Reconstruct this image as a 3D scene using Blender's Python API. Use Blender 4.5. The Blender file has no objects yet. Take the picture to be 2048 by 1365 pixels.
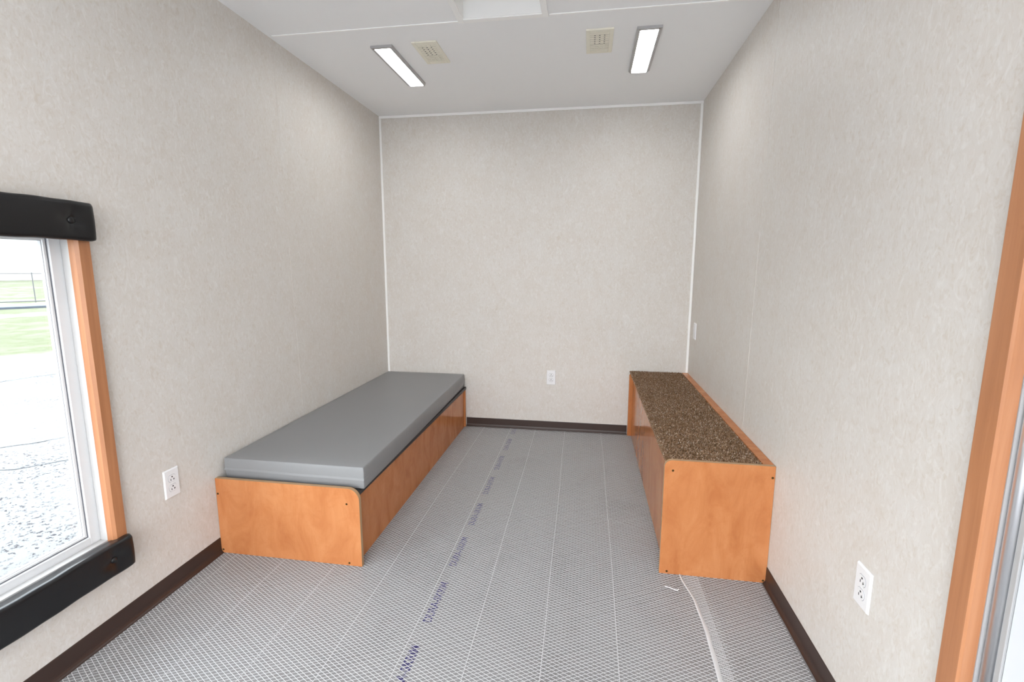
import bpy, bmesh, math, random
from mathutils import Vector, Matrix
random.seed(7)
S = bpy.context.scene
COL = S.collection

# ------------------------------------------------------------------ camera, sky, exposure
cam_d = bpy.data.cameras.new('camera')
cam = bpy.data.objects.new('camera', cam_d)
COL.objects.link(cam)
r2 = Vector((0.98780748, 0.15565915, 0.00256978))
u2 = Vector((-0.02617062, 0.14976069, 0.98837586))
fw = Vector((-0.15346489, 0.97639232, -0.15200843))
m = Matrix((r2, u2, -fw)).transposed().to_4x4()
m.translation = Vector((1.6241, 0.0, 1.2934))
cam.matrix_world = m
cam_d.sensor_width = 36.0
cam_d.lens = 958.209 / 2048 * 36.0
cam_d.clip_start = 0.02
cam_d.clip_end = 500
S.camera = cam

SKY = 9.0
world = bpy.data.worlds.new('sky')
S.world = world
world.use_nodes = True
wn = world.node_tree
wn.nodes.clear()
tc = wn.nodes.new('ShaderNodeTexCoord')
sep = wn.nodes.new('ShaderNodeSeparateXYZ')
rmp = wn.nodes.new('ShaderNodeValToRGB')
rmp.color_ramp.elements[0].position = 0.0
rmp.color_ramp.elements[0].color = (0.98, 0.99, 1.0, 1)
rmp.color_ramp.elements[1].position = 0.9
rmp.color_ramp.elements[1].color = (0.80, 0.88, 1.0, 1)
bg = wn.nodes.new('ShaderNodeBackground')
bg.inputs['Strength'].default_value = SKY
wo = wn.nodes.new('ShaderNodeOutputWorld')
wn.links.new(tc.outputs['Generated'], sep.inputs[0])
wn.links.new(sep.outputs['Z'], rmp.inputs[0])
wn.links.new(rmp.outputs[0], bg.inputs['Color'])
wn.links.new(bg.outputs[0], wo.inputs[0])

LAMP = 31.0            # radiance of the LED lenses
S.view_settings.view_transform = 'Standard'
S.view_settings.look = 'None'
S.view_settings.gamma = 1.0
S.view_settings.exposure = 0.0
S.view_settings.use_curve_mapping = False
S.cycles.max_bounces = 14
S.cycles.diffuse_bounces = 8
S.cycles.transparent_max_bounces = 16

# ------------------------------------------------------------------ dimensions (metres)
W, D, H = 2.385, 3.7014, 2.44
YN = -1.2              # wall behind the camera
BF = 1.789             # front of the bunk
SF = 1.9524            # front of the bench
BH = 0.074             # height of the cove base


# ------------------------------------------------------------------ materials
def srgb(r, g, b):
    f = lambda c: c / 12.92 if c <= 0.04045 else ((c + 0.055) / 1.055) ** 2.4
    return (f(r / 255), f(g / 255), f(b / 255), 1)


def mat(name, color, rough=0.5, metal=0.0, spec=0.5, **kw):
    mt = bpy.data.materials.new(name)
    mt.use_nodes = True
    b = mt.node_tree.nodes['Principled BSDF']
    b.inputs['Base Color'].default_value = color if len(color) == 4 else (*color, 1)
    b.inputs['Roughness'].default_value = rough
    b.inputs['Metallic'].default_value = metal
    b.inputs['Specular IOR Level'].default_value = spec
    for k, v in kw.items():
        b.inputs[k.replace('_', ' ')].default_value = v
    return mt


class N:
    """small node-building helper"""
    def __init__(s, mt):
        s.t = mt.node_tree
        s.b = s.t.nodes.get('Principled BSDF')
        s.obj = s.t.nodes.new('ShaderNodeTexCoord').outputs['Object']

    def map(s, scale=(1, 1, 1), rot=(0, 0, 0), src=None):
        n = s.t.nodes.new('ShaderNodeMapping')
        n.inputs['Scale'].default_value = scale
        n.inputs['Rotation'].default_value = rot
        s.t.links.new(src or s.obj, n.inputs['Vector'])
        return n.outputs[0]

    def noise(s, vec=None, scale=5, detail=3, rough=0.55, dist=0.0):
        n = s.t.nodes.new('ShaderNodeTexNoise')
        n.inputs['Scale'].default_value = scale
        n.inputs['Detail'].default_value = detail
        n.inputs['Roughness'].default_value = rough
        n.inputs['Distortion'].default_value = dist
        s.t.links.new(vec or s.obj, n.inputs['Vector'])
        return n.outputs['Fac']

    def voro(s, vec=None, scale=5, feature='F1'):
        n = s.t.nodes.new('ShaderNodeTexVoronoi')
        n.feature = feature
        n.inputs['Scale'].default_value = scale
        s.t.links.new(vec or s.obj, n.inputs['Vector'])
        return n.outputs['Distance']

    def ramp(s, fac, stops):
        n = s.t.nodes.new('ShaderNodeValToRGB')
        e = n.color_ramp.elements
        while len(e) < len(stops):
            e.new(0.5)
        for q, (p, c) in zip(e, stops):
            q.position = p
            q.color = c if len(c) == 4 else (*c, 1)
        s.t.links.new(fac, n.inputs[0])
        return n.outputs[0]

    def mix(s, fac, a, b, mode='MIX'):
        n = s.t.nodes.new('ShaderNodeMix')
        n.data_type = 'RGBA'
        n.blend_type = mode
        for i, v in ((0, fac), (6, a), (7, b)):
            if hasattr(v, 'is_linked') or hasattr(v, 'links'):
                s.t.links.new(v, n.inputs[i])
            elif i == 0:
                n.inputs[0].default_value = v
            else:
                n.inputs[i].default_value = v if len(v) == 4 else (*v, 1)
        return n.outputs[2]

    def color(s, c):
        s.t.links.new(c, s.b.inputs['Base Color'])

    def bump(s, h, strength=0.2, dist=0.002):
        n = s.t.nodes.new('ShaderNodeBump')
        n.inputs['Strength'].default_value = strength
        n.inputs['Distance'].default_value = dist
        s.t.links.new(h, n.inputs['Height'])
        s.t.links.new(n.outputs[0], s.b.inputs['Normal'])


G = lambda v: (v, v, v, 1)

# wall covering: pale vinyl with short brushed flecks
M_wall = mat('wall_vinyl', srgb(214, 206, 195), 0.5, spec=0.3)
n = N(M_wall)
f1 = n.noise(n.map((1, 1, 0.55), (0.75, 0.75, 0.3)), 50, 4, 0.6, 2.2)
f2 = n.noise(n.map((1, 1, 0.5), (-0.7, -0.6, 0.8)), 40, 4, 0.6, 2.4)
f3 = n.noise(None, 7, 3, 0.6, 0.6)
base = n.mix(n.ramp(f3, [(0.35, G(0)), (0.65, G(1))]), (0.645, 0.604, 0.556), (0.662, 0.632, 0.594))
c1 = n.mix(n.ramp(f1, [(0.50, G(0)), (0.70, G(0.52))]), base, (0.56, 0.492, 0.412))
c2 = n.mix(n.ramp(f2, [(0.50, G(0)), (0.68, G(0.55))]), c1, (0.745, 0.728, 0.70))
n.color(c2)
n.bump(f2, 0.08, 0.001)

M_ceil = mat('ceiling_panel', (0.89, 0.895, 0.90), 0.55, spec=0.3)
n = N(M_ceil)
n.bump(n.noise(None, 90, 2), 0.05, 0.001)
M_trim = mat('white_trim', (0.93, 0.925, 0.91), 0.4)

M_floor = mat('floor_vinyl', G(0.2), 0.45)
n = N(M_floor)
a = n.noise(n.map((1, 0.7, 1)), 2.6, 4, 0.6, 0.5)
b = n.noise(None, 11, 4, 0.65, 0.8)
g = n.noise(None, 120, 2)
c = n.ramp(a, [(0.33, (0.085, 0.079, 0.076)), (0.46, (0.135, 0.130, 0.126)), (0.66, (0.155, 0.151, 0.148))])
c = n.mix(n.ramp(b, [(0.52, G(0)), (0.74, G(0.55))]), c, (0.145, 0.112, 0.107))
c = n.mix(n.ramp(b, [(0.26, G(0.5)), (0.40, G(0))]), c, (0.10, 0.098, 0.095))
c = n.mix(n.ramp(g, [(0.45, G(0)), (0.75, G(0.35))]), c, (0.21, 0.21, 0.206))
n.color(c)

M_film = mat('clear_film', G(0.75), 0.22, Alpha=0.20)
M_film_fold = mat('folded_film', (0.80, 0.80, 0.80), 0.3, Alpha=0.72)
M_thread = mat('scrim_thread', (0.53, 0.528, 0.526), 0.5)
M_ink = mat('purple_ink', srgb(44, 38, 92), 0.6, Alpha=0.72)
n = N(M_ink)
n.t.links.new(n.ramp(n.noise(None, 120, 3), [(0.28, G(0.7)), (0.5, G(1))]), n.b.inputs['Alpha'])

M_lam = mat('cherry_laminate', srgb(214, 142, 92), 0.15, spec=0.13)
n = N(M_lam)
a = n.noise(n.map((3.2, 3.2, 1.3)), 3.0, 5, 0.62, 0.9)
b = n.noise(n.map((1, 1, 1.5)), 9, 4, 0.6, 1.0)
s_ = n.noise(n.map((1, 1, 0.12)), 130, 2)
c = n.ramp(a, [(0.3, (0.42, 0.152, 0.054)), (0.5, (0.50, 0.197, 0.075)), (0.72, (0.56, 0.240, 0.098))])
c = n.mix(n.ramp(b, [(0.52, G(0)), (0.72, G(0.5))]), c, (0.445, 0.16, 0.058))
c = n.mix(n.ramp(s_, [(0.6, G(0)), (0.72, G(0.25))]), c, (0.42, 0.15, 0.055))
n.color(c)
M_band = mat('tan_edge_band', srgb(172, 140, 104), 0.4)
M_mat = mat('grey_vinyl', (0.248, 0.250, 0.254), 0.40, spec=0.3)
n = N(M_mat)
w_ = n.noise(n.map((1, 1, 3)), 9, 2)
n.bump(n.mix(0.25, n.noise(None, 420, 1), w_), 0.12, 0.002)
M_deck = mat('black_deck', (0.02, 0.019, 0.02), 0.45)
M_screw = mat('bronze_screw', srgb(92, 72, 40), 0.35, 0.9)

M_carpet = mat('carpet_backing', srgb(104, 80, 56), 0.95, spec=0.1)
M_pile = mat('carpet_pile', G(0.1), 0.85, spec=0.2)
n = N(M_pile)
geo = n.t.nodes.new('ShaderNodeNewGeometry')
c = n.ramp(geo.outputs['Random Per Island'], [(0.0, (0.15, 0.084, 0.044)), (0.25, (0.26, 0.150, 0.082)),
                                              (0.5, (0.31, 0.195, 0.115)), (0.72, (0.275, 0.180, 0.122)),
                                              (0.86, (0.44, 0.305, 0.19)), (0.95, (0.52, 0.43, 0.36)), (1.0, (0.66, 0.54, 0.41))])
n.color(n.mix(n.ramp(n.noise(None, 14, 3), [(0.4, G(0)), (0.7, G(0.4))]), c, (0.13, 0.09, 0.04), 'MULTIPLY'))
n.color(c)

M_cove = mat('brown_cove_vinyl', srgb(58, 42, 36), 0.38)
M_plas = mat('white_plastic', (0.80, 0.80, 0.81), 0.3)
M_slot = mat('dark_slot', (0.012, 0.012, 0.012), 0.7, spec=0.2)
M_pad = mat('black_upholstery_vinyl', (0.006, 0.006, 0.007), 0.30, spec=0.45)
n = N(M_pad)
n.bump(n.noise(None, 330, 2), 0.12, 0.001)
M_wood = mat('maple_casing', srgb(205, 136, 90), 0.35)
n = N(M_wood)
a = n.noise(n.map((14, 14, 0.7)), 3, 4, 0.6, 0.4)
c = n.ramp(a, [(0.3, (0.37, 0.152, 0.066)), (0.55, (0.445, 0.192, 0.087)), (0.75, (0.50, 0.23, 0.112))])
kn = n.noise(n.map((1, 1, 0.5)), 26, 2, 0.5)
n.color(n.mix(n.ramp(kn, [(0.70, G(0)), (0.76, G(0.6))]), c, (0.33, 0.12, 0.05)))
M_frame = mat('white_vinyl_frame', (0.71, 0.72, 0.73), 0.3)
M_reveal = mat('grey_reveal', (0.50, 0.49, 0.48), 0.5)
M_gask = mat('grey_gasket', (0.16, 0.16, 0.18), 0.5)
M_gask2 = mat('pale_gasket', (0.42, 0.42, 0.44), 0.5)
M_alu = mat('aluminium', (0.72, 0.72, 0.74), 0.34, 1.0)
M_door = mat('white_door', (0.70, 0.74, 0.78), 0.35)
M_jamb = mat('grey_jamb', (0.40, 0.40, 0.40), 0.5)
M_vent = mat('cream_plastic', srgb(234, 230, 214), 0.45)
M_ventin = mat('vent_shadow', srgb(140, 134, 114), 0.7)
M_house = mat('grey_housing', (0.44, 0.43, 0.43), 0.4, 0.2)
M_lens = bpy.data.materials.new('led_lens')
M_lens.use_nodes = True
t = M_lens.node_tree
t.nodes.clear()
em = t.nodes.new('ShaderNodeEmission')
em.inputs[0].default_value = (0.97, 0.985, 1.0, 1)
em.inputs[1].default_value = LAMP
t.links.new(em.outputs[0], t.nodes.new('ShaderNodeOutputMaterial').inputs[0])

M_glass = bpy.data.materials.new('window_glass')
M_glass.use_nodes = True
t = M_glass.node_tree
t.nodes.clear()
tr = t.nodes.new('ShaderNodeBsdfTransparent')
tr.inputs[0].default_value = (0.95, 0.97, 0.96, 1)
gl = t.nodes.new('ShaderNodeBsdfGlossy')
gl.inputs['Roughness'].default_value = 0.02
lw = t.nodes.new('ShaderNodeLayerWeight')           # Schlick reflectance, the same on both faces of the pane
lw.inputs['Blend'].default_value = 0.5
pw = t.nodes.new('ShaderNodeMath'); pw.operation = 'POWER'; pw.inputs[1].default_value = 5.0
sc_ = t.nodes.new('ShaderNodeMath'); sc_.operation = 'MULTIPLY_ADD'; sc_.inputs[1].default_value = 0.90; sc_.inputs[2].default_value = 0.04
t.links.new(lw.outputs['Facing'], pw.inputs[0])
t.links.new(pw.outputs[0], sc_.inputs[0])
mx = t.nodes.new('ShaderNodeMixShader')
t.links.new(sc_.outputs[0], mx.inputs[0])
t.links.new(tr.outputs[0], mx.inputs[1])
t.links.new(gl.outputs[0], mx.inputs[2])
t.links.new(mx.outputs[0], t.nodes.new('ShaderNodeOutputMaterial').inputs[0])

M_asph = mat('asphalt', G(0.4), 0.9, spec=0.1)
n = N(M_asph)
sp = n.noise(None, 38, 3, 0.7)
pt = n.noise(n.map((1, 1.6, 1)), 0.7, 3, 0.6)
c = n.mix(n.ramp(sp, [(0.565, G(0)), (0.61, G(1))]), (0.17, 0.17, 0.17), (0.036, 0.032, 0.036))
c = n.mix(n.ramp(pt, [(0.36, G(0.1)), (0.58, G(1))]), (0.17, 0.17, 0.17), c)
n.color(c)
M_crack = mat('asphalt_crack', (0.035, 0.035, 0.04), 0.95)
M_grass = mat('grass', G(0.3), 0.9, spec=0.05)
n = N(M_grass)
a = n.noise(None, 0.5, 4, 0.6)
b = n.noise(None, 5, 4, 0.7)
c = n.ramp(a, [(0.36, (0.15, 0.148, 0.115)), (0.5, (0.103, 0.112, 0.064)), (0.64, (0.17, 0.165, 0.14))])
c = n.mix(n.ramp(b, [(0.6, G(0)), (0.72, G(0.6))]), c, (0.06, 0.065, 0.035))
n.color(c)
M_conc = mat('pale_concrete', (0.18, 0.18, 0.17), 0.85)
M_kerb = mat('blue_grey_kerb', (0.045, 0.055, 0.075), 0.8)
M_metal = mat('galvanised_steel', (0.085, 0.085, 0.09), 0.5, 0.2)
M_wwall = mat('warehouse_wall', (0.34, 0.34, 0.34), 0.7)
M_wroof = mat('warehouse_roof', (0.10, 0.13, 0.15), 0.6)
M_dark = mat('dark_louvre', (0.04, 0.045, 0.05), 0.7)


# ------------------------------------------------------------------ mesh helpers
def link(name, bm, mats, parent=None, smooth=False):
    me = bpy.data.meshes.new(name)
    bmesh.ops.recalc_face_normals(bm, faces=bm.faces)
    bm.to_mesh(me)
    bm.free()
    for q in (mats if isinstance(mats, (list, tuple)) else [mats]):
        me.materials.append(q)
    if smooth:
        me.polygons.foreach_set('use_smooth', [True] * len(me.polygons))
    o = bpy.data.objects.new(name, me)
    COL.objects.link(o)
    if parent:
        o.parent = parent
        o.matrix_parent_inverse = Matrix.Translation(-Vector(parent.location))
    return o


def box(bm, x0, x1, y0, y1, z0, z1, bev=0.0, seg=2, mi=0):
    vs = [bm.verts.new((x, y, z)) for x in (x0, x1) for y in (y0, y1) for z in (z0, z1)]
    fs = []
    for q in ((0, 1, 3, 2), (4, 6, 7, 5), (0, 4, 5, 1), (2, 3, 7, 6), (0, 2, 6, 4), (1, 5, 7, 3)):
        f = bm.faces.new([vs[i] for i in q])
        f.material_index = mi
        fs.append(f)
    if bev > 0:
        es = list({e for f in fs for e in f.edges})
        bmesh.ops.bevel(bm, geom=es, offset=bev, segments=seg, affect='EDGES', profile=0.5)
    return vs


def bx(name, mt, parent, *a, **k):
    bm = bmesh.new()
    box(bm, *a, **k)
    return link(name, bm, mt, parent)


def prism(bm, pts, ax, a0, a1, mi_side=0, mi_cap=0):
    """extrude a polygon given in the two other axes along axis ax"""
    def P(p, a):
        q = list(p)
        q.insert(ax, a)
        return q
    A = [bm.verts.new(P(p, a0)) for p in pts]
    B = [bm.verts.new(P(p, a1)) for p in pts]
    f = bm.faces.new(A); f.material_index = mi_cap
    f = bm.faces.new(B[::-1]); f.material_index = mi_cap
    k = len(pts)
    for i in range(k):
        f = bm.faces.new((A[i], B[i], B[(i + 1) % k], A[(i + 1) % k]))
        f.material_index = mi_side


def cyl(bm, c, ax, r, h, seg=12, r2=None, mi=0):
    """cylinder starting at c and running h along axis ax"""
    r2 = r if r2 is None else r2
    A, B = [], []
    for i in range(seg):
        t = 2 * math.pi * i / seg
        for lst, rr, hh in ((A, r, 0), (B, r2, h)):
            q = [math.cos(t) * rr, math.sin(t) * rr]
            q.insert(ax, hh)
            lst.append(bm.verts.new((c[0] + q[0], c[1] + q[1], c[2] + q[2])))
    bm.faces.new(A).material_index = mi
    bm.faces.new(B[::-1]).material_index = mi
    for i in range(seg):
        bm.faces.new((A[i], B[i], B[(i + 1) % seg], A[(i + 1) % seg])).material_index = mi


def thing(name, label, cat, loc, group=None):
    o = bpy.data.objects.new(name, None)
    o.empty_display_size = 0.1
    o.location = loc
    COL.objects.link(o)
    return tag(o, label, cat, group)


def tag(o, label, cat, group=None):
    o['label'] = label
    o['category'] = cat
    if group:
        o['group'] = group
    return o


def struct(o):
    o['kind'] = 'structure'
    return o


def dup(root, off):
    """copy a thing and its parts / sub-parts, moved by off"""
    r = root.copy()
    COL.objects.link(r)
    r.location = Vector(root.location) + Vector(off)
    for ch in root.children:
        c = ch.copy()
        COL.objects.link(c)
        c.parent = r
        for g_ in ch.children:
            d = g_.copy()
            COL.objects.link(d)
            d.parent = c
    return r


def child(o, parent):
    """re-parent a sub-part without moving it (part meshes stay in world space)"""
    o.parent = parent
    o.matrix_parent_inverse = Matrix.Identity(4)
    return o


# ------------------------------------------------------------------ room shell
T = 0.10
wy0, wy1, wz0, wz1 = 0.295, 1.325, 0.335, 1.405       # opening of the left window
bm = bmesh.new()
box(bm, -T, 0, YN, wy0, 0, H)
box(bm, -T, 0, wy1, D, 0, H)
box(bm, -T, 0, wy0, wy1, 0, wz0)
box(bm, -T, 0, wy0, wy1, wz1, H)
struct(link('wall_left', bm, M_wall))

dy0, dy1, dz1 = 0.06, 0.975, 2.06                    # opening of the right door
bm = bmesh.new()
box(bm, W, W + T, YN, dy0, 0, H)
box(bm, W, W + T, dy1, D, 0, H)
box(bm, W, W + T, dy0, dy1, dz1, H)
struct(link('wall_right', bm, M_wall))

bm = bmesh.new()
box(bm, -T, W + T, D, D + T, 0, H)
struct(link('wall_back', bm, M_wall))

bm = bmesh.new()                                     # unseen, behind the camera, with a wide doorway added for its daylight
box(bm, -T, 0.12, YN - T, YN, 0, H)
box(bm, 2.27, W + T, YN - T, YN, 0, H)
box(bm, 0.12, 2.27, YN - T, YN, 2.2, H)
struct(link('wall_front', bm, M_wall))

bm = bmesh.new()
box(bm, -T, W + T, YN - T, D + T, -0.12, 0)
struct(link('floor', bm, M_floor))

hx0, hx1, hy0, hy1 = 1.017, 1.387, 1.985, 2.366      # hatch opening
bm = bmesh.new()
box(bm, -T, hx0, YN - T, D + T, H, H + 0.1)
box(bm, hx1, W + T, YN - T, D + T, H, H + 0.1)
box(bm, hx0, hx1, YN - T, hy0, H, H + 0.1)
box(bm, hx0, hx1, hy1, D + T, H, H + 0.1)
struct(link('ceiling', bm, M_ceil))

# slim trims in the back corners and along the ceiling
struct(bx('trim_1', M_trim, None, 0.0005, 0.017, D - 0.006, D - 0.0002, 0, H - 0.018, bev=0.002))
struct(bx('trim_2', M_trim, None, W - 0.017, W - 0.0005, D - 0.006, D - 0.0002, 0.0, H - 0.018, bev=0.002))
struct(bx('trim_3', M_trim, None, 0.0005, W - 0.0005, D - 0.006, D - 0.0002, H - 0.018, H - 0.0005, bev=0.002))
struct(bx('trim_4', M_trim, None, 0.024, 0.989, 2.386, 2.397, H - 0.0045, H, bev=0.0015))
struct(bx('trim_5', M_trim, None, 1.416, W - 0.01, 2.386, 2.397, H - 0.0045, H, bev=0.0015))
# panel joints of the wall covering
bm = bmesh.new()
for x0, x1, ya, yb in ((0.0, 0.0009, 2.418, 2.478),):
    vs = box(bm, x0, x1, 2.418, 2.424, 0.45, H)
    for v in vs:
        if v.co.z < 1:
            v.co.y += 0.065
struct(link('trim_6', bm, M_wall))
bm = bmesh.new()
vs = box(bm, W - 0.0009, W, 2.335, 2.340, 0.52, H)
for v in vs:
    if v.co.z < 1:
        v.co.y += 0.05
struct(link('trim_7', bm, M_wall))
struct(bx('trim_8', M_wall, None, 1.289, 1.294, D - 0.0008, D, BH, H - 0.018))


# cove base: flat strip with a flared toe
def cove(name, ax, a0, a1, wall, sgn):
    prof = [(0.0, 0.001), (0.0, BH), (0.0028, BH), (0.0034, BH - 0.002), (0.0036, 0.022), (0.0048, 0.014),
            (0.0085, 0.007), (0.0135, 0.0035), (0.0145, 0.001)]
    bm = bmesh.new()
    prism(bm, [(wall + sgn * p, z) for p, z in prof], ax, a0, a1)
    struct(link(name, bm, M_cove))


cove('baseboard_left', 1, YN, BF - 0.001, 0.0, 1)
cove('baseboard_right', 1, 1.016, SF - 0.001, W, -1)
cove('baseboard_back', 0, 0.667, 1.953, D, -1)

# ------------------------------------------------------------------ window in the left wall
win = struct(bpy.data.objects.new('window_1', None))
COL.objects.link(win)
win.location = (0, (wy0 + wy1) / 2, wz0)


def ring(name, mt, x0, x1, yo0, yo1, zo0, zo1, wl, wb, wt, bev=0.0015):
    bm = bmesh.new()
    box(bm, x0, x1, yo1 - wl, yo1, zo0, zo1, bev)
    box(bm, x0, x1, yo0, yo0 + wl, zo0, zo1, bev)
    box(bm, x0, x1, yo0 + wl, yo1 - wl, zo0, zo0 + wb, bev)
    box(bm, x0, x1, yo0 + wl, yo1 - wl, zo1 - wt, zo1, bev)
    return link(name, bm, mt, win)


ring('reveal', M_reveal, -0.039, -0.0105, wy0, wy1, wz0, wz1, 0.014, 0.012, 0.012)
ring('window_frame', M_frame, -0.068, -0.040, wy0 + 0.001, wy1 - 0.001, wz0 + 0.001, wz1 - 0.001, 0.045, 0.037, 0.022)
iy0, iy1, iz0, iz1 = wy0 + 0.046, wy1 - 0.046, wz0 + 0.038, wz1 - 0.023
ring('gasket', M_gask, -0.066, -0.0475, iy0, iy1, iz0, iz1, 0.0025, 0.0025, 0.0025, 0)
ring('glazing_bead', M_frame, -0.066, -0.0480, iy0 + 0.0025, iy1 - 0.0025, iz0 + 0.0025, iz1 - 0.0025, 0.0085, 0.0075, 0.006, 0.002)
ring('gasket', M_gask2, -0.0655, -0.0535, iy0 + 0.0105, iy1 - 0.0105, iz0 + 0.0095, iz1 - 0.008, 0.0022, 0.0022, 0.0022, 0)
bx('pane', M_glass, win, -0.064, -0.060, iy0 + 0.012, iy1 - 0.012, iz0 + 0.011, iz1 - 0.0095)
for s, ya in ((1, 1.311), (-1, wy0 + 0.014)):
    bm = bmesh.new()
    yb = ya + s * 0.046
    prism(bm, [(0.0, ya), (-0.010, ya), (0.012, ya), (0.0205, ya + s * 0.008), (0.0205, yb - s * 0.003), (0.0175, yb), (0.0, yb)][2:] + [(0.0, ya)], 2, 0.322, 1.395)
    box(bm, -0.0104, 0.0, min(ya, ya + s * 0.013), max(ya, ya + s * 0.013), 0.322 + 0.014, 1.395)
    link('casing', bm, M_wood, win)


# button-tufted black pads above and below the window
def pad(name, label, zc, hgt, yend, ybtn, seed):
    th = 0.052
    root = thing(name, label, 'window pad', (0, 0.8, zc))
    rnd = random.Random(seed)
    y0 = 0.20
    ys = [y0 + (yend - y0) * i / 130 for i in range(131)]
    # rounded cross-section (x out of the wall, z)
    prof = []
    hh = hgt / 2
    rr = 0.013
    prof.append((0.0, -hh + 0.006))
    for i in range(9):
        a = -math.pi / 2 + math.pi / 2 * i / 8
        prof.append((th - rr + rr * math.cos(a), -hh + rr + rr * math.sin(a)))
    for i in range(1, 12):
        prof.append((th + 0.002 * math.sin(math.pi * i / 12), -hh + rr + (hgt - 2 * rr) * i / 12))
    for i in range(9):
        a = math.pi / 2 * i / 8
        prof.append((th - rr + rr * math.cos(a), hh - rr + rr * math.sin(a)))
    prof.append((0.0, hh - 0.006))
    btns = [ybtn - 0.41 * k for k in range(3)]
    ph = [rnd.uniform(0, 6) for _ in range(6)]
    bm = bmesh.new()
    rows = []
    for y in ys:
        d = min(y - y0, yend - y)
        k = 1.0 if d > 0.020 else 0.70 + 0.30 * math.sqrt(max(0, 1 - (1 - d / 0.020) ** 2))
        kz = 1.0 if d > 0.020 else 0.93 + 0.07 * math.sqrt(max(0, 1 - (1 - d / 0.020) ** 2))
        row = []
        for (x, z) in prof:
            X, Z = x * k, z * kz
            if x > th * 0.5:
                for b in btns:
                    q = math.hypot(y - b, Z)
                    X -= 0.009 * math.exp(-(q / 0.014) ** 2) + 0.005 * math.exp(-(q / 0.035) ** 2)
                    # soft pull folds from the button
                    ang = math.atan2(Z, y - b)
                    X -= 0.0028 * math.exp(-((q - 0.026) / 0.018) ** 2) * (0.5 + 0.5 * math.cos(4 * ang + ph[0]))
            Z += 0.0009 * math.sin(23 * y + ph[1]) + 0.0006 * math.sin(61 * y + ph[2])
            if d < 0.012:
                Z += 0.0012 * math.sin(300 * z + ph[3])
            row.append(bm.verts.new((X + 0.0003, y, zc + Z)))
        rows.append(row)
    for a, b in zip(rows, rows[1:]):
        for i in range(len(prof) - 1):
            bm.faces.new((a[i], b[i], b[i + 1], a[i + 1]))
        bm.faces.new((a[-1], b[-1], b[0], a[0]))
    bm.faces.new(rows[0])
    bm.faces.new(rows[-1][::-1])
    link('pad_cover', bm, M_pad, root, smooth=True)
    for b in btns:
        bm = bmesh.new()
        bmesh.ops.create_uvsphere(bm, u_segments=16, v_segments=8, radius=0.0108)
        for v in bm.verts:
            v.co = Vector((v.co.z * 0.55 + th - 0.0085, v.co.y + b, v.co.x + zc))
        link('button', bm, M_pad, root, smooth=True)
    return root


pad('window_pad', 'black tufted vinyl pad above the window on the left wall', 1.434, 0.121, 1.363, 1.287, 1)
pad('window_pad', 'black tufted vinyl pad below the window, close above the brown cove base', 0.297, 0.115, 1.356, 1.279, 2)

# ------------------------------------------------------------------ door on the right
door = struct(bpy.data.objects.new('door_1', None))
COL.objects.link(door)
door.location = (W, 0.5, 0)
bm = bmesh.new()
cy = 0.961
prism(bm, [(W - 0.0005, 1.015), (W - 0.017, 1.015), (W - 0.020, 1.012), (W - 0.020, cy + 0.004), (W - 0.016, cy),
           (W - 0.0005, cy)], 2, 0.0, dz1 + 0.05)
box(bm, W - 0.0005, W + 0.006, cy, dy1 - 0.0005, 0.0, dz1)
link('casing', bm, M_wood, door)
bm = bmesh.new()
prism(bm, [(W - 0.0005, dy0 - 0.04), (W - 0.020, dy0 - 0.04), (W - 0.020, dy0 + 0.012), (W - 0.0005, dy0 + 0.012)], 2, 0.0, dz1 + 0.05)
box(bm, W - 0.020, W - 0.0005, dy0 + 0.012, cy, dz1 - 0.012, dz1 + 0.05)
link('casing', bm, M_wood, door)
bx('jamb', M_jamb, door, W + 0.0065, W + 0.08, cy - 0.002, dy1 - 0.0005, 0.0, dz1)
bm = bmesh.new()
cyl(bm, (W + 0.020, cy - 0.0125, 0.0), 2, 0.0105, dz1 - 0.03, 24)
link('edge_bar', bm, M_alu, door, smooth=True)
bx('stop_strip', M_jamb, door, W + 0.020, W + 0.060, cy - 0.036, cy - 0.024, 0.0, dz1 - 0.02, bev=0.001)
bx('slab', M_door, door, W + 0.024, W + 0.062, dy0 + 0.004, cy - 0.037, 0.0, dz1 - 0.02, bev=0.001)

# ------------------------------------------------------------------ ceiling hatch
hatch = thing('ceiling_hatch', 'white framed open square hatch recess in the ceiling between the seam battens', 'hatch',
              ((hx0 + hx1) / 2, (hy0 + hy1) / 2, H))
bm = bmesh.new()
fz0, fz1 = H - 0.009, H - 0.003
fo = (0.990, 1.4135, 1.958, 2.397)
box(bm, fo[0], hx0, fo[2], fo[3], fz0, fz1, 0.0015)
box(bm, hx1, fo[1], fo[2], fo[3], fz0, fz1, 0.0015)
box(bm, hx0, hx1, fo[2], hy0, fz0, fz1, 0.0015)
box(bm, hx0, hx1, hy1, fo[3], fz0, fz1, 0.0015)
link('hatch_frame', bm, M_trim, hatch)
bm = bmesh.new()
zt = H + 0.26
e = 0.002
box(bm, hx0 - 0.015, hx0 + e, hy0 + e, hy1 - e, fz1, zt)
box(bm, hx1 - e, hx1 + 0.015, hy0 + e, hy1 - e, fz1, zt)
box(bm, hx0 - 0.015, hx1 + 0.015, hy0 - 0.015, hy0 + e, fz1, zt)
box(bm, hx0 - 0.015, hx1 + 0.015, hy1 - e, hy1 + 0.015, fz1, zt)
link('well', bm, M_trim, hatch)
bx('lid', M_trim, hatch, hx0 - 0.015, hx1 + 0.015, hy0 - 0.015, hy1 + 0.015, zt, zt + 0.02)


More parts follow.
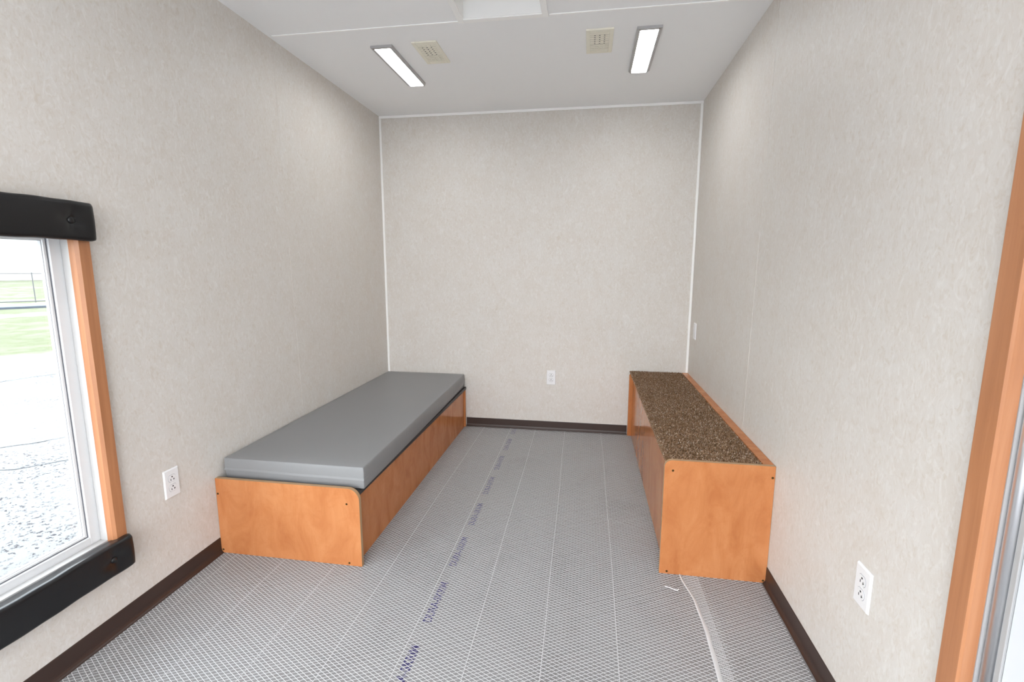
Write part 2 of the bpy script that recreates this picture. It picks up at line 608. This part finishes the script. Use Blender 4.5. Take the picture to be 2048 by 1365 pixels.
# ------------------------------------------------------------------ LED ceiling lights
def lamp(cx, y0, y1, label):
    root = thing('ceiling_light', label, 'ceiling light', (cx, (y0 + y1) / 2, H), 'LED strip lights on the ceiling')
    hb, wr, ch = 0.0595, 0.0160, 0.012
    zr, zl = H - 0.013, H - 0.006

    def loop(hw, ya, yb, c, z):
        return [(cx - hw, ya, z), (cx + hw, ya, z), (cx + hw, yb - c * 2.2, z), (cx + hw - c, yb, z), (cx - hw + c, yb, z), (cx - hw, yb - c * 2.2, z)]
    bm = bmesh.new()
    L = [[bm.verts.new(p) for p in q] for q in (
        loop(hb, y0, y1, ch, H), loop(hb, y0, y1, ch, zr + 0.003), loop(hb - 0.003, y0 + 0.003, y1 - 0.003, ch, zr),
        loop(hb - wr, y0 + 0.016, y1 - 0.010, 0.002, zr), loop(hb - wr, y0 + 0.016, y1 - 0.010, 0.002, zl))]
    for A, B in zip(L, L[1:]):
        for i in range(6):
            bm.faces.new((A[i], A[(i + 1) % 6], B[(i + 1) % 6], B[i]))
    bm.faces.new(L[0])
    house = link('housing', bm, M_house, root)
    bm = bmesh.new()
    box(bm, cx - hb + wr + .0002, cx + hb - wr - .0002, y0 + .0162, y1 - .0102, zl - 0.001, zl + 0.003)
    link('lens', bm, M_lens, root)
    for sx in (-1, 1):
        bm = bmesh.new()
        cyl(bm, (cx + sx * 0.046, y0 + 0.008, zr - 0.0008), 2, 0.0028, 0.0016, 10)
        o = link('screw', bm, M_screw)
        o.parent = house
    return root


lamp(0.523, 2.568, 3.122, 'LED strip light on the ceiling beside the left wall, left of the left vent')
lamp(1.886, 2.568, 3.115, 'LED strip light on the ceiling beside the right wall, right of the right vent')
lamp(0.5115, 0.15, 0.688, 'LED strip light on the ceiling near the window, out of the picture')  # unseen pair, added to give the room more light
lamp(1.8865, 0.15, 0.688, 'LED strip light on the ceiling near the white door, out of the picture')


# ------------------------------------------------------------------ ceiling vents
def vent(cx, label):
    hx, y0, y1 = 0.067, 2.556, 2.818
    root = thing('ceiling_vent', label, 'vent', (cx, (y0 + y1) / 2, H), 'cream ceiling vents')
    z0 = H - 0.008
    bm = bmesh.new()
    bw = 0.020
    by = 0.034
    for a in ((cx - hx, cx - hx + bw, y0, y1), (cx + hx - bw, cx + hx, y0, y1), (cx - hx + bw, cx + hx - bw, y0, y0 + by), (cx - hx + bw, cx + hx - bw, y1 - by, y1)):
        box(bm, *a, z0, H, 0.002)
    link('grille_frame', bm, M_vent, root)
    bx('backing', M_ventin, root, cx - hx + bw, cx + hx - bw, y0 + by, y1 - by, H - 0.0015, H)
    ia, ib = y0 + by, y1 - by
    for k in range(9):
        yc = ia + (ib - ia) * (k + 0.5) / 9
        s = 1 if k < 5 else -1
        bm = bmesh.new()
        hw = 0.0056 if k < 5 else 0.0074
        tl_ = 0.0028 if k < 5 else 0.0008
        prism(bm, [(yc - hw, H - 0.0040), (yc + hw, H - 0.0040 - tl_), (yc + hw, H - 0.0055 - tl_), (yc - hw, H - 0.0055)],
              0, cx - hx + bw, cx + hx - bw)
        link('louvre', bm, M_vent, root)
    for k in range(3):
        xc = cx - 0.024 + 0.024 * k
        bx('divider', M_vent, root, xc - 0.0018, xc + 0.0018, ia, ib, H - 0.0088, H - 0.002)
        for j in range(9):
            yc = ia + (ib - ia) * (j + 0.04) / 9
            if 0 < j < 6:
                bx('slot', M_slot, root, xc - 0.0030, xc + 0.0030, yc - 0.0022, yc + 0.0022, H - 0.0094, H - 0.0080)
    return root


vent(0.7585, 'cream louvred vent on the ceiling right of the left light')
vent(1.650, 'cream louvred vent on the ceiling left of the right light')


# ------------------------------------------------------------------ sockets
def frame_on(origin, u, nrm):
    """matrix with x = u along the wall, y = out of the wall (nrm), z up"""
    m4 = Matrix((Vector(u), Vector(nrm), Vector((0, 0, 1)))).transposed().to_4x4()
    m4.translation = Vector(origin)
    return m4


def socket(origin, u, nrm, label, blank=False):
    """wall plate 70 x 117 mm, built in local space then placed on the wall"""
    root = bpy.data.objects.new('wall_outlet' if not blank else 'switch_plate', None)
    root.empty_display_size = 0.05
    COL.objects.link(root)
    tag(root, label, 'outlet' if not blank else 'wall plate', None if blank else 'duplex outlets on the walls')
    root.matrix_world = frame_on(origin, u, nrm)

    def add(name, bm, mt, par):
        o = link(name, bm, mt)
        o.parent = par
        return o
    bm = bmesh.new()
    vs = box(bm, -0.0352, 0.0352, 0.0002, 0.0062, -0.0585, 0.0585)
    for v in vs:
        if v.co.y > 0.004:
            v.co.x *= 0.90
            v.co.z *= 0.94
    bmesh.ops.bevel(bm, geom=list(bm.edges), offset=0.0008, segments=2, affect='EDGES')
    add('cover_plate', bm, M_plas, root)
    if blank:
        bm = bmesh.new()
        box(bm, -0.0165, 0.0165, 0.006, 0.0085, -0.033, 0.033, 0.0012)
        add('rocker', bm, M_plas, root)
        return root
    for zc in (0.0195, -0.0195):
        pts = []
        for i in range(32):
            t = 2 * math.pi * i / 32
            x, z = 0.0172 * math.cos(t), 0.0172 * math.sin(t)
            pts.append((x, zc + max(-0.0142, min(0.0142, z))))
        bm = bmesh.new()
        prism(bm, pts, 1, 0.0055, 0.0074)
        rec = add('receptacle', bm, M_plas, root)
        pts2 = [(x * 1.05, zc + (z - zc) * 1.06) for x, z in pts]
        bm = bmesh.new()
        prism(bm, pts2, 1, 0.0052, 0.00645)
        add('gap_line', bm, M_gask, root)
        y0, y1 = 0.0070, 0.0077
        bm = bmesh.new()
        cyl(bm, (0.0, y0, zc + 0.0065), 1, 0.0030, y1 - y0, 12)
        add('ground_hole', bm, M_slot, rec)
        bm = bmesh.new()
        box(bm, -0.0079, -0.0051, y0, y1, zc - 0.0085, zc - 0.0005)
        add('slot', bm, M_slot, rec)
        bm = bmesh.new()
        box(bm, 0.0051, 0.0079, y0, y1, zc - 0.0085, zc - 0.0010)
        box(bm, 0.0075, 0.0105, y0, y1, zc - 0.0056, zc - 0.0036)
        add('slot', bm, M_slot, rec)
    bm = bmesh.new()
    cyl(bm, (0, 0.0058, 0), 1, 0.0030, 0.0012, 12, 0.0024)
    add('screw', bm, M_plas, root)
    return root


socket((0, 1.572, 0.4392), (0, 1, 0), (1, 0, 0), 'white duplex outlet on the left wall between the window and the bunk')
socket((1.3562, D, 0.4336), (1, 0, 0), (0, -1, 0), 'white duplex outlet low on the back wall between the two benches')
socket((W, 1.317, 0.4376), (0, -1, 0), (-1, 0, 0), 'white duplex outlet on the right wall near the door casing')
socket((W, 3.535, 0.848), (0, -1, 0), (-1, 0, 0), 'white wall plate on the right wall above the far end of the carpeted bench', blank=True)


# ------------------------------------------------------------------ bunk and mattress
def screw_at(par, x, y, z):
    bm = bmesh.new()
    cyl(bm, (x, y - 0.0022, z), 1, 0.0032, 0.0024, 12, 0.0050)
    o = link('screw', bm, M_screw)
    o.parent = par
    return o


def end_panel(x0, x1, y0, y1, z1, r, round_right):
    """upright board with one rounded top corner; the edge band is another material"""
    pts = [(x0, 0.0015), (x1, 0.0015)]
    if round_right:
        pts += [(x1 - r + r * math.cos(a), z1 - r + r * math.sin(a)) for a in [math.pi / 2 * i / 10 for i in range(11)]]
        pts += [(x0, z1)]
    else:
        pts += [(x1, z1)]
        pts += [(x0 + r - r * math.sin(a), z1 - r + r * math.cos(a)) for a in [math.pi / 2 * i / 10 for i in range(11)]]
    bm = bmesh.new()
    prism(bm, pts, 1, y0, y1, 1, 0)
    return bm


bunk = thing('bunk_base', 'low orange laminate bunk base against the left wall under the grey mattress', 'bunk', (0.34, 2.74, 0))
fp = link('end_panel', end_panel(0.002, 0.685, BF, BF + 0.018, 0.359, 0.052, True), [M_lam, M_band], bunk)
rp = link('end_panel', end_panel(0.002, 0.6645, 3.668, 3.686, 0.312, 0.004, True), [M_lam, M_lam], bunk)
bx('side_panel', M_lam, bunk, 0.637, 0.655, BF + 0.018, 3.668, 0.0015, 0.312)
bx('deck_board', M_deck, bunk, 0.003, 0.669, BF + 0.0182, 3.690, 0.312, 0.333, bev=0.002)
for x, z in ((0.010, 0.287), (0.627, 0.288), (0.012, 0.0165), (0.626, 0.013)):
    o = screw_at(fp, x, BF, z)

mtr = thing('mattress', 'thin grey vinyl mattress lying on the orange laminate bunk', 'mattress', (0.34, 2.77, 0.333))
bm = bmesh.new()
mz0, mz1 = 0.3335, 0.4345
NX, NY = 12, 30
my0, my1 = 1.842, 3.692


def mat_pt(u, v, w):
    """u 0-1 across, v 0-1 along, w 0-1 up"""
    xl = 0.016 - 0.008 * w
    xr = 0.6845 - 0.030 * v
    xl *= (1 - 0.55 * v)
    y = my0 + (my1 - my0) * v
    z = mz0 + (mz1 - mz0) * w
    z += (0.004 * v + 0.003 * math.sin(math.pi * u) * min(1, v * 6) * min(1, (1 - v) * 6 + .2)) * w
    return Vector((xl + (xr - xl) * u, y, z))


grid = {}
NZ = 6
def gv(i, j, k):
    if (i, j, k) not in grid:
        p = mat_pt(i / NX, j / NY, k / NZ)
        b = 0.0035 * math.sin(math.pi * k / NZ)
        if i == 0: p.x -= b * 0.3
        if i == NX: p.x += b
        if j == 0: p.y -= b
        rr = 0.004                                     # soft rounded rims
        ends = [(0, i == 0, 1), (0, i == NX, -1), (1, j == 0, 1), (1, j == NY, -1), (2, k == 0, 1), (2, k == NZ, -1)]
        hit = [q for q in ends if q[1]]
        if len(hit) > 1:
            for axq, _, s in hit:
                p[axq] += s * rr * 0.35
        grid[(i, j, k)] = bm.verts.new(p)
    return grid[(i, j, k)]
for i in range(NX):
    for j in range(NY):
        for k in (0, NZ):
            bm.faces.new((gv(i, j, k), gv(i + 1, j, k), gv(i + 1, j + 1, k), gv(i, j + 1, k)))
for i in range(NX):
    for k in range(NZ):
        for j in (0, NY):
            bm.faces.new((gv(i, j, k), gv(i + 1, j, k), gv(i + 1, j, k + 1), gv(i, j, k + 1)))
for j in range(NY):
    for k in range(NZ):
        for i in (0, NX):
            bm.faces.new((gv(i, j, k), gv(i, j + 1, k), gv(i, j + 1, k + 1), gv(i, j, k + 1)))
bmesh.ops.recalc_face_normals(bm, faces=bm.faces)
rim = [e_ for e_ in bm.edges if len(e_.link_faces) == 2 and e_.calc_face_angle(0) > 0.7]
bmesh.ops.bevel(bm, geom=rim, offset=0.0035, segments=3, affect='EDGES', profile=0.5)
cover = link('cover', bm, M_mat, mtr, smooth=True)
# welded seam with a small overlapping flap round the front and the open side
bm = bmesh.new()
path = []
for i in range(25):
    u = i / 24
    p = mat_pt(u, 0, 0.46 - 0.05 * u)
    path.append((p.x, my0 - 0.0036, p.z + 0.0012 * math.sin(9 * u) - (0.004 * max(0, u - 0.75) * 4 * (1 - u) * 4)))
path[-1] = (path[-1][0] + 0.003, path[-1][1], path[-1][2])
for j in range(1, 30):
    v = j / 30
    p = mat_pt(1, v, 0.42)
    path.append((p.x + 0.0038, p.y, p.z))
A = []
for (x, y, z) in path:
    front = y < my0
    off = Vector((0, -0.0024, 0)) if front else Vector((0.0006, 0, 0))
    a = Vector((x, y, z))
    A.append([bm.verts.new(a + Vector((0, 0, 0.010))), bm.verts.new(a + off + Vector((0, 0, 0.0006))), bm.verts.new(a + off - Vector((0, 0, 0.0008))),
              bm.verts.new(a - off * 1.6 - Vector((0, 0, 0.0008)))])
for a, b in zip(A, A[1:]):
    for i in range(3):
        bm.faces.new((a[i], b[i], b[i + 1], a[i + 1]))
o = link('seam', bm, M_mat)
o.parent = cover

# ------------------------------------------------------------------ carpeted bench
bench = thing('carpeted_bench', 'tall narrow orange laminate bench with brown carpet top against the right wall', 'bench', (2.17, 2.83, 0))
fp2 = link('end_panel', end_panel(1.957, W - 0.001, SF, SF + 0.018, 0.5105, 0.030, False), [M_lam, M_band], bench)
rp2 = link('end_panel', end_panel(1.955, W - 0.001, 3.668, 3.686, 0.494, 0.020, False), [M_lam, M_lam], bench)
bx('side_panel', M_lam, bench, 1.984, 2.002, SF + 0.018, 3.668, 0.0015, 0.490)
bx('rear_rail', M_lam, bench, 2.3425, W - 0.001, SF + 0.0185, 3.698, 0.470, 0.5105, bev=0.0015)
for x, z in ((1.991, 0.466), (2.375, 0.462), (1.988, 0.0125), (2.373, 0.0115)):
    screw_at(fp2, x, SF, z)
cx0, cx1, cy0, cy1, ctop = 1.962, 2.341, SF + 0.0195, 3.694, 0.5065
top = bx('carpet_top', M_carpet, bench, cx0, cx1, cy0, cy1, 0.4945, ctop, bev=0.004)
# short pile on top and over the exposed edge
V, F = [], []
rnd = random.Random(3)


def tuft(base, nrm, L, wd):
    d = Vector((rnd.uniform(-1, 1), rnd.uniform(-1, 1), rnd.uniform(-1, 1)))
    d = (nrm * rnd.uniform(0.35, 0.9) + d * 0.8).normalized()
    s = d.cross(Vector((rnd.uniform(-1, 1), rnd.uniform(-1, 1), rnd.uniform(-1, 1)))).normalized() * wd
    i = len(V)
    V.extend([base - s, base + s, base + s * 0.7 + d * L, base - s * 0.7 + d * L])
    F.append((i, i + 1, i + 2, i + 3))


for _ in range(52000):
    tuft(Vector((rnd.uniform(cx0, cx1 - 0.002), rnd.uniform(cy0, cy1), ctop - 0.001)), Vector((0, 0, 1)), rnd.uniform(0.005, 0.0100), rnd.uniform(0.0009, 0.0022))
for _ in range(5000):
    tuft(Vector((cx0 + 0.001, rnd.uniform(cy0, cy1), rnd.uniform(0.496, ctop))), Vector((-1, 0, 0.3)), rnd.uniform(0.003, 0.006), rnd.uniform(0.0007, 0.0014))
me = bpy.data.meshes.new('carpet_pile')
me.from_pydata([tuple(v) for v in V], [], F)
me.materials.append(M_pile)
o = bpy.data.objects.new('carpet_pile', me)
COL.objects.link(o)
o.parent = top
o['kind'] = 'stuff'

# ------------------------------------------------------------------ protective floor film
TANA = math.tan(math.radians(28))
PITCH = 0.0146
FY0, FY1 = 0.35, D - 0.013


def interp(tab, y):
    if y <= tab[0][0]: return tab[0][1]
    for (ya, xa), (yb, xb) in zip(tab, tab[1:]):
        if y <= yb:
            t_ = (y - ya) / (yb - ya)
            t_ = t_ * t_ * (3 - 2 * t_)
            return xa + (xb - xa) * t_
    return tab[-1][1]


A_RIGHT = [(0.3, 2.125), (1.43, 2.128), (1.70, 2.136), (1.94, 2.122), (3.7, 2.10)]
B_LEFT = [(0.3, 2.060), (1.42, 2.0645), (1.62, 2.072), (1.775, 2.069), (1.94, 2.041), (2.3, 2.02), (3.7, 2.02)]


def sheet(bm, fx0, fx1, z, ny=60):
    rows = []
    for i in range(ny + 1):
        y = FY0 + (FY1 - FY0) * i / ny
        rows.append([bm.verts.new((fx0(y), y, z)), bm.verts.new((fx1(y), y, z))])
    for a, b in zip(rows, rows[1:]):
        bm.faces.new((a[0], a[1], b[1], b[0]))


def threads(fx0, fx1, z, step, phase, half=0.00092, hgt=0.0006, seed=1):
    r = random.Random(seed)
    V, F = [], []
    xa = min(fx0(y) for y in (0.5, 1.5, 1.94, 3))
    xb = max(fx1(y) for y in (0.5, 1.5, 1.7, 3))
    for sg in (1, -1):
        k0 = int((FY0 - TANA * (xb - xa)) / PITCH) - 2
        k1 = int((FY1 + TANA * (xb - xa)) / PITCH) + 2
        nrm = Vector((-sg * TANA, 1, 0)).normalized() * half
        for k in range(k0, k1):
            yb_ = k * PITCH + phase + r.uniform(-0.0009, 0.0009)
            ph1, ph2 = r.uniform(0, 6.3), r.uniform(0, 6.3)
            prev = None
            x = xa
            while x <= xb + 1e-6:
                y = yb_ + sg * TANA * (x - xa) + 0.0007 * math.sin(9 * x + ph1) + 0.002 * math.sin(1.3 * x + 2.2 * yb_)
                ok = FY0 < y < FY1 and fx0(y) <= x <= fx1(y)
                if ok:
                    i = len(V)
                    V.extend([(x - nrm.x, y - nrm.y, z), (x, y, z + hgt), (x + nrm.x, y + nrm.y, z)])
                    if prev is not None:
                        F.append((prev, i, i + 1, prev + 1))
                        F.append((prev + 1, i + 1, i + 2, prev + 2))
                    prev = i
                else:
                    prev = None
                x += step
    me = bpy.data.meshes.new('scrim_threads')
    me.from_pydata(V, [], F)
    me.materials.append(M_thread)
    o = bpy.data.objects.new('scrim_threads', me)
    COL.objects.link(o)
    o['kind'] = 'stuff'
    return o


def guide(x0, x1, parent, z, seed):
    """one straight long thread running away from the camera"""
    r = random.Random(seed)
    p1, p2 = r.uniform(0, 6), r.uniform(0, 6)
    bm = bmesh.new()
    prev = None
    for i in range(61):
        t_ = i / 60
        y = FY0 + (FY1 - FY0) * t_
        x = x0 + (x1 - x0) * t_ + 0.0025 * math.sin(1.7 * y + p1) + 0.0012 * math.sin(5 * y + p2)
        a = [bm.verts.new((x - 0.0010, y, z)), bm.verts.new((x, y, z + 0.0008)), bm.verts.new((x + 0.0010, y, z))]
        if prev:
            bm.faces.new((prev[0], a[0], a[1], prev[1]))
            bm.faces.new((prev[1], a[1], a[2], prev[2]))
        prev = a
    o = link('guide_thread', bm, M_thread, parent)
    return o


filmA = thing('floor_film', 'wide clear protective film with white diamond scrim and purple print covering the floor', 'floor film', (1.2, 2.0, 0))
bm = bmesh.new()
sheet(bm, lambda y: 0.016, lambda y: interp(A_RIGHT, y), 0.0008)
link('film_sheet', bm, M_film, filmA)
o = threads(lambda y: 0.016, lambda y: interp(A_RIGHT, y), 0.00085, 0.06, 0.0, seed=4)
o.parent = filmA
o.matrix_parent_inverse = Matrix.Translation(-Vector(filmA.location))
for i, (xa, xb) in enumerate(((0.075, 0.085), (0.315, 0.33), (0.555, 0.57), (0.792, 0.822), (1.034, 1.04), (1.275, 1.235), (1.515, 1.475), (1.757, 1.757))):
    guide(xa, xb, filmA, 0.0009, 20 + i)

# printed words, repeating along the sheet
cu = bpy.data.curves.new('print', 'FONT')
cu.body = 'DURA-SKRIM'
cu.size = 0.046
cu.space_character = 1.0
cu.offset = 0.0011
to = bpy.data.objects.new('print', cu)
COL.objects.link(to)
bpy.context.view_layer.update()
tm = bpy.data.meshes.new_from_object(to.evaluated_get(bpy.context.evaluated_depsgraph_get()))
bpy.data.objects.remove(to)
xs = [v.co.x for v in tm.vertices]
zs = [v.co.y for v in tm.vertices]
tl, th_ = max(xs) - min(xs), max(zs) - min(zs)
TX0, TY0 = min(xs), min(zs)
for v in tm.vertices:
    a_ = (v.co.x - TX0) / tl * 0.226                 # along the sheet (away from the camera)
    b_ = (v.co.y - TY0) / th_ * 0.034                # letter height, tops to the left
    v.co = (0.017 - b_, a_, 0.0)
tm.materials.append(M_ink)
for k in range(-2, 7):
    y = 1.520 + 0.3405 * k
    o = bpy.data.objects.new('printed_text', tm)
    COL.objects.link(o)
    o.parent = filmA
    o.matrix_parent_inverse = Matrix.Translation(-Vector(filmA.location))
    o.location = (1.070, y, 0.00084)

filmB = thing('floor_film', 'narrow second strip of scrim film overlapping the first along the right wall', 'floor film', (2.2, 2.0, 0))
bm = bmesh.new()
sheet(bm, lambda y: interp(B_LEFT, y), lambda y: W - 0.016, 0.0020)
link('film_sheet', bm, M_film, filmB)
o = threads(lambda y: interp(B_LEFT, y), lambda y: W - 0.016, 0.00205, 0.008, 0.006, seed=9)
o.parent = filmB
o.matrix_parent_inverse = Matrix.Translation(-Vector(filmB.location))
bm = bmesh.new()                                      # folded-over left edge
rows = []
for i in range(91):
    y = FY0 + (FY1 - FY0) * i / 90
    x = interp(B_LEFT, y) + 0.0008 * math.sin(31 * y)
    wd = 0.014 - 0.008 * max(0, min(1, (y - 1.55) / 0.35)) + 0.0012 * math.sin(47 * y)
    rows.append([bm.verts.new(p) for p in ((x - 0.001, y, 0.0010), (x - 0.0015, y, 0.0035), (x + 0.002, y, 0.0050), (x + wd * 0.7, y, 0.0042), (x + wd, y, 0.0024))])
for a, b in zip(rows, rows[1:]):
    for i in range(4):
        bm.faces.new((a[i], b[i], b[i + 1], a[i + 1]))
link('folded_edge', bm, M_film_fold, filmB, smooth=True)

# small curled white offcut beside the bench
bm = bmesh.new()
pts = [(1.966, 1.856), (1.978, 1.858), (1.990, 1.853), (2.003, 1.846), (2.014, 1.843), (2.020, 1.848)]
prev = None
for i, (x, y) in enumerate(pts):
    wv = 0.0028 if 0 < i < 5 else 0.0014
    zz = 0.0045 + 0.004 * (i in (0, 5))
    a = [bm.verts.new(p) for p in ((x, y - wv, zz), (x, y, zz + 0.0022), (x, y + wv, zz), (x, y, zz - 0.002))]
    if prev:
        for q in range(4):
            bm.faces.new((prev[q], a[q], a[(q + 1) % 4], prev[(q + 1) % 4]))
    else:
        bm.faces.new(a)
    prev = a
bm.faces.new(prev[::-1])
tag(link('plastic_offcut', bm, M_plas), 'small curled white plastic offcut on the floor film before the carpeted bench', 'scrap')

# ------------------------------------------------------------------ outside, seen through the window, and an unseen bounce slab
GZ = -0.30


def quad(bm, pts, z):
    bm.faces.new([bm.verts.new((x, y, z)) for x, y in pts])


bm = bmesh.new()
quad(bm, [(-160, -120), (60, -120), (60, 160), (-160, 160)], GZ - 0.02)
tag(link('lawn', bm, M_grass), 'pale sunlit lawn beyond the asphalt outside the window', 'lawn')['kind'] = 'stuff'
bm = bmesh.new()
box(bm, -3.0, 6.0, -8.0, YN - T - 0.02, GZ + 0.002, GZ + 0.03)  # unseen pale slab, added to bounce daylight up to the ceiling
tag(link('concrete_landing', bm, mat('landing_concrete', (0.56, 0.56, 0.55), 0.85)), 'pale concrete landing outside the open doorway behind the viewer', 'pavement')
e1 = Vector((0.80, 0.60, 0))
p0 = Vector((-8.43, 7.10, 0))
bm = bmesh.new()
nrm1 = Vector((0.60, -0.80, 0))
rows = []
rnd = random.Random(12)
for i in range(161):
    q = p0 + e1 * (i - 80) * 0.35 + nrm1 * rnd.uniform(-0.06, 0.06)
    rows.append([bm.verts.new((q.x, q.y, GZ)), bm.verts.new((q.x + nrm1.x * 60, q.y + nrm1.y * 60, GZ))])
for a, b in zip(rows, rows[1:]):
    bm.faces.new((a[0], b[0], b[1], a[1]))
asph = link('asphalt_lot', bm, M_asph)
tag(asph, 'weathered cracked asphalt lot right outside the window', 'asphalt')


def crack(pts, w):
    r = random.Random(int(pts[0][0] * 100))
    bm = bmesh.new()
    prev = None
    for (xa, ya), (xb, yb) in zip(pts, pts[1:]):
        for i in range(14):
            t_ = i / 14
            x = xa + (xb - xa) * t_ + r.uniform(-0.03, 0.03)
            y = ya + (yb - ya) * t_ + r.uniform(-0.03, 0.03)
            ww = w * r.uniform(0.35, 1.2)
            d = Vector((xb - xa, yb - ya)).normalized()
            a = [bm.verts.new((x - d.y * ww, y + d.x * ww, GZ + 0.004)), bm.verts.new((x + d.y * ww, y - d.x * ww, GZ + 0.004))]
            if prev:
                bm.faces.new((prev[0], a[0], a[1], prev[1]))
            prev = a
    link('crack', bm, M_crack, asph)


def ray(u, v, z):
    d = fw + r2 * ((u - 1024) / 958.209) - u2 * ((v - 682.5) / 958.209)
    k = (z - 1.2934) / d.z
    return (1.6241 + d.x * k, d.y * k)


crack([(-7.6, 2.6), (-6.4, 5.3), (-5.5, 7.6)], 0.012)
crack([(-5.00, 1.9), (-3.32, 3.45), (-2.99, 3.98), (-1.9, 5.6)], 0.007)
crack([(-4.1, 2.0), (-2.63, 3.12), (-2.26, 3.62), (-1.2, 5.0)], 0.006)

e2 = Vector((0.52, 0.854, 0))
n2 = Vector((0.854, -0.52, 0))


def strip(name, label, cat, mt, c, w0, w1, z0, z1):
    bm = bmesh.new()
    P = [c + e2 * s * 60 + n2 * w for s, w in ((-1, w0), (1, w0), (1, w1), (-1, w1))]
    A = [bm.verts.new((p.x, p.y, z0)) for p in P]
    B = [bm.verts.new((p.x, p.y, z1)) for p in P]
    bm.faces.new(A[::-1]); bm.faces.new(B)
    for i in range(4):
        bm.faces.new((A[i], A[(i + 1) % 4], B[(i + 1) % 4], B[i]))
    return tag(link(name, bm, mt), label, cat)


strip('road_kerb', 'blue grey kerb line running along the lawn outside', 'kerb', M_kerb, Vector((-20.0, 15.3, 0)), -0.35, 0.35, GZ - 0.02, GZ + 0.06)
strip('concrete_apron', 'pale concrete strip behind the kerb under the wire fence', 'pavement', M_conc, Vector((-20.0, 15.3, 0)), -2.6, -0.37, GZ - 0.02, GZ + 0.02)

fence = thing('wire_fence', 'low steel rail fence with thin posts across the lawn outside', 'fence', (-22.6, 17.4, GZ))
fc = Vector((-22.9, 17.3, 0))


def bar(name, a, b, r):
    bm = bmesh.new()
    d = (b - a)
    s = d.cross(Vector((0, 0, 1)))
    s = s.normalized() if s.length > 1e-6 else Vector((1, 0, 0))
    t_ = d.cross(s).normalized()
    A = [bm.verts.new(a + s * r * math.cos(q) + t_ * r * math.sin(q)) for q in [i * math.pi / 4 for i in range(8)]]
    B = [bm.verts.new(a + d + s * r * math.cos(q) + t_ * r * math.sin(q)) for q in [i * math.pi / 4 for i in range(8)]]
    bm.faces.new(A); bm.faces.new(B[::-1])
    for i in range(8):
        bm.faces.new((A[i], A[(i + 1) % 8], B[(i + 1) % 8], B[i]))
    link(name, bm, M_metal, fence)


up = Vector((0, 0, 1))
bar('top_rail', fc - e2 * 25 + up * 0.975, fc + e2 * 25 + up * 0.975, 0.014)
bar('bottom_rail', fc - e2 * 25 + up * (GZ + 0.06), fc + e2 * 25 + up * (GZ + 0.06), 0.022)
for k in range(-7, 8):
    q = fc + e2 * (0.55 + 3.05 * k)
    bar('post', q + up * GZ, q + up * 1.02, 0.020)

# long pale warehouse far beyond the fence
wh = thing('warehouse', 'long pale warehouse with a blue grey roof far beyond the fence', 'building', (-62, 46, GZ))
bc = Vector((-62, 46, 0))


def slab(name, mt, s0, s1, w0, w1, z0, z1, par=None):
    bm = bmesh.new()
    P = [bc + e2 * s + n2 * w for s, w in ((s0, w0), (s1, w0), (s1, w1), (s0, w1))]
    A = [bm.verts.new((p.x, p.y, z0)) for p in P]
    B = [bm.verts.new((p.x, p.y, z1)) for p in P]
    bm.faces.new(A[::-1]); bm.faces.new(B)
    for i in range(4):
        bm.faces.new((A[i], A[(i + 1) % 4], B[(i + 1) % 4], B[i]))
    return link(name, bm, mt, wh)


slab('wall', M_wwall, -30, 30, -20, 0, GZ - 0.02, 4.9)
bm = bmesh.new()
P = [bc + e2 * s + n2 * w + Vector((0, 0, z)) for s in (-30.5, 30.5) for w, z in ((0.6, 4.9), (-10, 7.2), (-20.6, 4.9))]
vv = [bm.verts.new(p) for p in P]
bm.faces.new((vv[0], vv[3], vv[4], vv[1])); bm.faces.new((vv[1], vv[4], vv[5], vv[2]))
bm.faces.new((vv[0], vv[1], vv[2])); bm.faces.new((vv[3], vv[5], vv[4])); bm.faces.new((vv[0], vv[2], vv[5], vv[3]))
link('roof', bm, M_wroof, wh)
for k in range(4):
    slab('roof_vent', M_dark, -8.5 + k * 4.6, -6.6 + k * 4.6, -2.4, -1.4, 4.95, 5.75)
